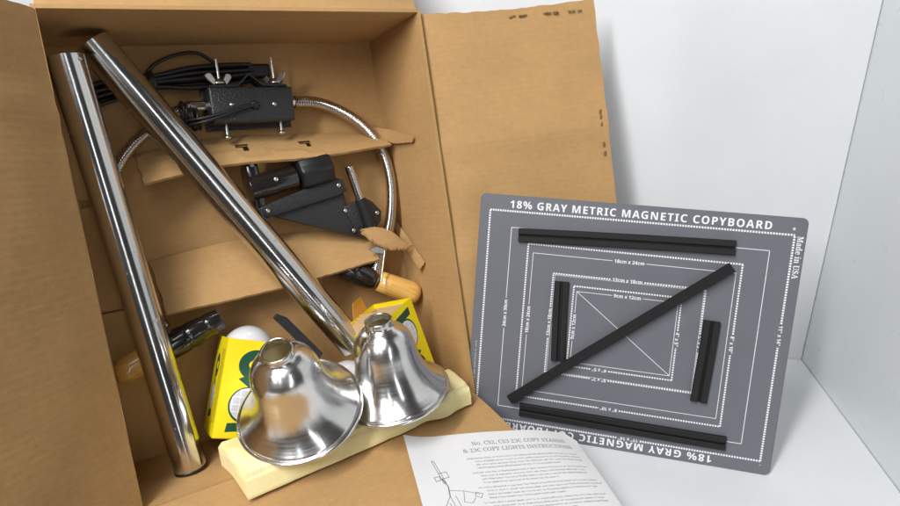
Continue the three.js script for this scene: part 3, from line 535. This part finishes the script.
// magnetic strips held on the board
function strip(label, ax, ay, bx, by, w, ribbed, tone) {
  const o = new THREE.Group(); o.name = numbered('magnetic_strip'); scene.add(o);
  o.userData = { label, category: 'magnetic strip', group: 'black magnetic strips on the grey board' };
  const A = V((ax) * S, ay * S, 0), L = Math.hypot(bx - ax, by - ay) * S; w *= S;
  o.position.copy(A.clone().applyEuler(bd.rotation).add(bd.position)); o.quaternion.copy(bd.quaternion);
  o.quaternion.multiply(new THREE.Quaternion().setFromAxisAngle(V(0, 0, 1), Math.atan2(by - ay, bx - ax)));
  const h = w / 2, pr = ribbed
    ? [[-h, 0], [-h, 0.0045], [-h + 0.0008, 0.0055], [-h * 0.24, 0.0055], [-h * 0.14, 0.0048], [-h * 0.11, 0.0022], [h * 0.11, 0.0022], [h * 0.14, 0.0048], [h * 0.24, 0.0055], [h - 0.0008, 0.0055], [h, 0.0045], [h, 0]]
    : [[-h, 0], [-h, 0.0045], [-h + 0.001, 0.006], [h - 0.001, 0.006], [h, 0.0045], [h, 0]];
  const s = new THREE.Shape(pr.map(([x, y]) => new THREE.Vector2(x, y)));
  const g = new THREE.ExtrudeGeometry(s, { depth: L, bevelEnabled: false, steps: 30 });
  // profile x -> across, y -> out of the board, depth -> along
  const m = new THREE.Matrix4().makeBasis(V(0, 1, 0), V(0, 0, 1), V(1, 0, 0)); g.applyMatrix4(m);
  const p = g.attributes.position; for (let i = 0; i < p.count; i++) { const t = p.getX(i) / L; p.setY(i, p.getY(i) + 0.0006 * Math.sin(t * 3 + ax * 90)); }
  g.translate(0, 0, 0.0003);
  const q = new THREE.Mesh(toCreasedNormals(metreUV(g), 0.5), tone); q.name = 'strip'; o.add(q); q.castShadow = q.receiveShadow = true;
  return o;
}
const dust = tex(256, 256, (u, v) => { const f = 11 + 8 * Math.max(0, fbm(u * 14, v * 14, 3, 4)) + (rnd() > 0.992 ? 50 * rnd() : 0); return [f, f * 0.95, f * 1.02]; }, { rx: 14, ry: 14 });
M.mag = std({ map: dust, roughness: 0.68 });
M.mag2 = std({ map: dust, color: lin(1.9, 1.3, 1.55), roughness: 0.85 });
strip('long ribbed black magnetic strip along the top of the board', -0.1400, 0.2640, 0.1145, 0.2725, 0.0172, true, M.mag);
strip('long ribbed black magnetic strip along the bottom of the board', -0.1205, 0.0325, 0.1340, 0.0318, 0.0172, true, M.mag);
strip('short ribbed black magnetic strip left of the inner frames', -0.0770, 0.1065, -0.0805, 0.2100, 0.0180, true, M.mag);
strip('short ribbed black magnetic strip right of the inner frames', 0.0970, 0.0795, 0.0995, 0.1820, 0.0190, true, M.mag);
strip('long smooth brownish black strip lying diagonally across the board', -0.1335, 0.0465, 0.1130, 0.2505, 0.0118, false, M.mag2).translateZ(0.0056);

// ---------------------------------------------------------------- instruction sheet on the bottom flap
{
  const a = -22 * Math.PI / 180;
  const o = boxThing('instruction_sheet', 'white printed instruction sheet with a copy stand drawing, lying on the bottom flap', 'paper', [0.36, -0.05, BD + 0.09]);
  const print = canvasTex(1024, 1325, (c, w, h) => {
    c.fillStyle = '#dfdfe1'; c.fillRect(0, 0, w, h); c.fillStyle = '#55555a';
    c.textAlign = 'center'; c.font = '38px serif'; c.fillText('No. CS2, CS3 23C COPY STANDS', w * 0.64, 96); c.fillText('& 23C COPY LIGHTS INSTRUCTIONS', w * 0.62, 146);
    let y = 196, ind = 0;
    for (let k = 0; k < 42; k++) {
      let x = w * (0.33 - 0.003 * k * 0) + (k % 4 === 0 ? -22 : 18); const end = w * (k % 4 === 3 ? 0.62 + 0.2 * rnd() : 0.93);
      while (x < end) { const l = 8 + rnd() * 40; c.globalAlpha = 0.5 + 0.35 * rnd(); for (let q = x; q < x + l; q += 5) { c.fillRect(q, y - 7 - (rnd() < 0.25 ? 3 : 0), 2.4, 8); if (rnd() < 0.5) c.fillRect(q, y - (rnd() < 0.5 ? 7 : 1), 4.5, 1.6); } x += l + 7; }
      y += k % 4 === 3 ? 32 : 23;
    }
    c.globalAlpha = 0.85; c.strokeStyle = '#3c3c42'; c.lineWidth = 3.5; c.lineCap = 'round'; c.save(); c.translate(-45, 10); c.scale(0.85, 0.9);
    const L = (...p) => { c.beginPath(); p.forEach(([x, yy], i) => i ? c.lineTo(x, yy) : c.moveTo(x, yy)); c.stroke(); };
    // drawing: column, camera arm, base and two lights
    L([190, 200], [226, 380]); L([204, 198], [240, 376]); L([190, 200], [204, 198]); L([212, 300], [262, 288], [270, 330], [222, 342]); L([176, 330], [210, 322], [212, 350], [180, 360], [176, 330]);
    c.lineWidth = 6; L([222, 340], [244, 400], [236, 470]); c.lineWidth = 3; L([236, 470], [180, 560], [170, 610]); L([180, 600], [150, 640], [200, 640], [180, 600]);
    L([240, 430], [330, 440], [420, 470]); L([400, 455], [440, 470], [420, 500], [390, 480], [400, 455]); L([330, 440], [310, 520], [360, 530], [390, 490]);
    L([236, 470], [250, 560], [290, 600], [270, 470]); L([220, 520], [240, 600], [300, 640]); L([250, 640], [270, 740], [460, 700], [420, 620]); c.lineWidth = 6; L([260, 650], [262, 730]); L([280, 660], [282, 730]); c.restore();
  });
  // four corners in flap coordinates (x across, d outwards), then a sheet bent gently over the flap's right edge
  const nx = 36, ny = 40, pos = [], uv = [], idx = [];
  const P = (u, v) => { // u left-right, v top-bottom
    const tl = [0.2775, 0.0405], tr = [0.4735, 0.1250], dn = [-0.0262 * 4.05, 0.0940 * 2.6];
    const x = tl[0] + (tr[0] - tl[0]) * u - 0.083 * v, d = tl[1] + (tr[1] - tl[1]) * u + 0.268 * v;
    return [x, d];
  };
  for (let j = 0; j <= ny; j++) for (let i = 0; i <= nx; i++) {
    const u = i / nx, v = j / ny; let [x, d] = P(u, v);
    let n = 0.0022 + 0.0010 * fbm(u * 3, v * 3, 2, 2) + 0.008 * Math.pow(Math.max(0, 1 - u * 5), 2) * Math.max(0, 1 - v * 2.2) + 0.004 * Math.sin(u * 3.1) * Math.max(0, 1 - v * 3);
    const over = x - BW; if (over > 0) n -= over * over * 2.4;
    if (u + (1 - v) > 1.93) n += (u + 1 - v - 1.93) * 0.06;
    pos.push(x, n * Math.cos(a) + d * Math.sin(a), BD + d * Math.cos(a) - n * Math.sin(a)); uv.push(u, 1 - v);
  }
  for (let j = 0; j < ny; j++) for (let i = 0; i < nx; i++) { if (j === 0 && i >= nx - 2) { if (i === nx - 2) { const q0 = j * (nx + 1) + i; idx.push(q0, q0 + nx + 1, q0 + nx + 2); } continue; } if (j === 1 && i === nx - 1) { const q0 = j * (nx + 1) + i; idx.push(q0, q0 + nx + 1, q0 + nx + 2); continue; } const q = j * (nx + 1) + i; idx.push(q, q + nx + 1, q + 1, q + 1, q + nx + 1, q + nx + 2); }
  const g = new THREE.BufferGeometry(); g.setAttribute('position', new THREE.Float32BufferAttribute(pos, 3)); g.setAttribute('uv', new THREE.Float32BufferAttribute(uv, 2)); g.setIndex(idx); g.computeVertexNormals();
  part('sheet', g, std({ map: print, roughness: 0.8, side: THREE.DoubleSide }), o);
}
scene.updateMatrixWorld(true);
renderer.render(scene, camera);
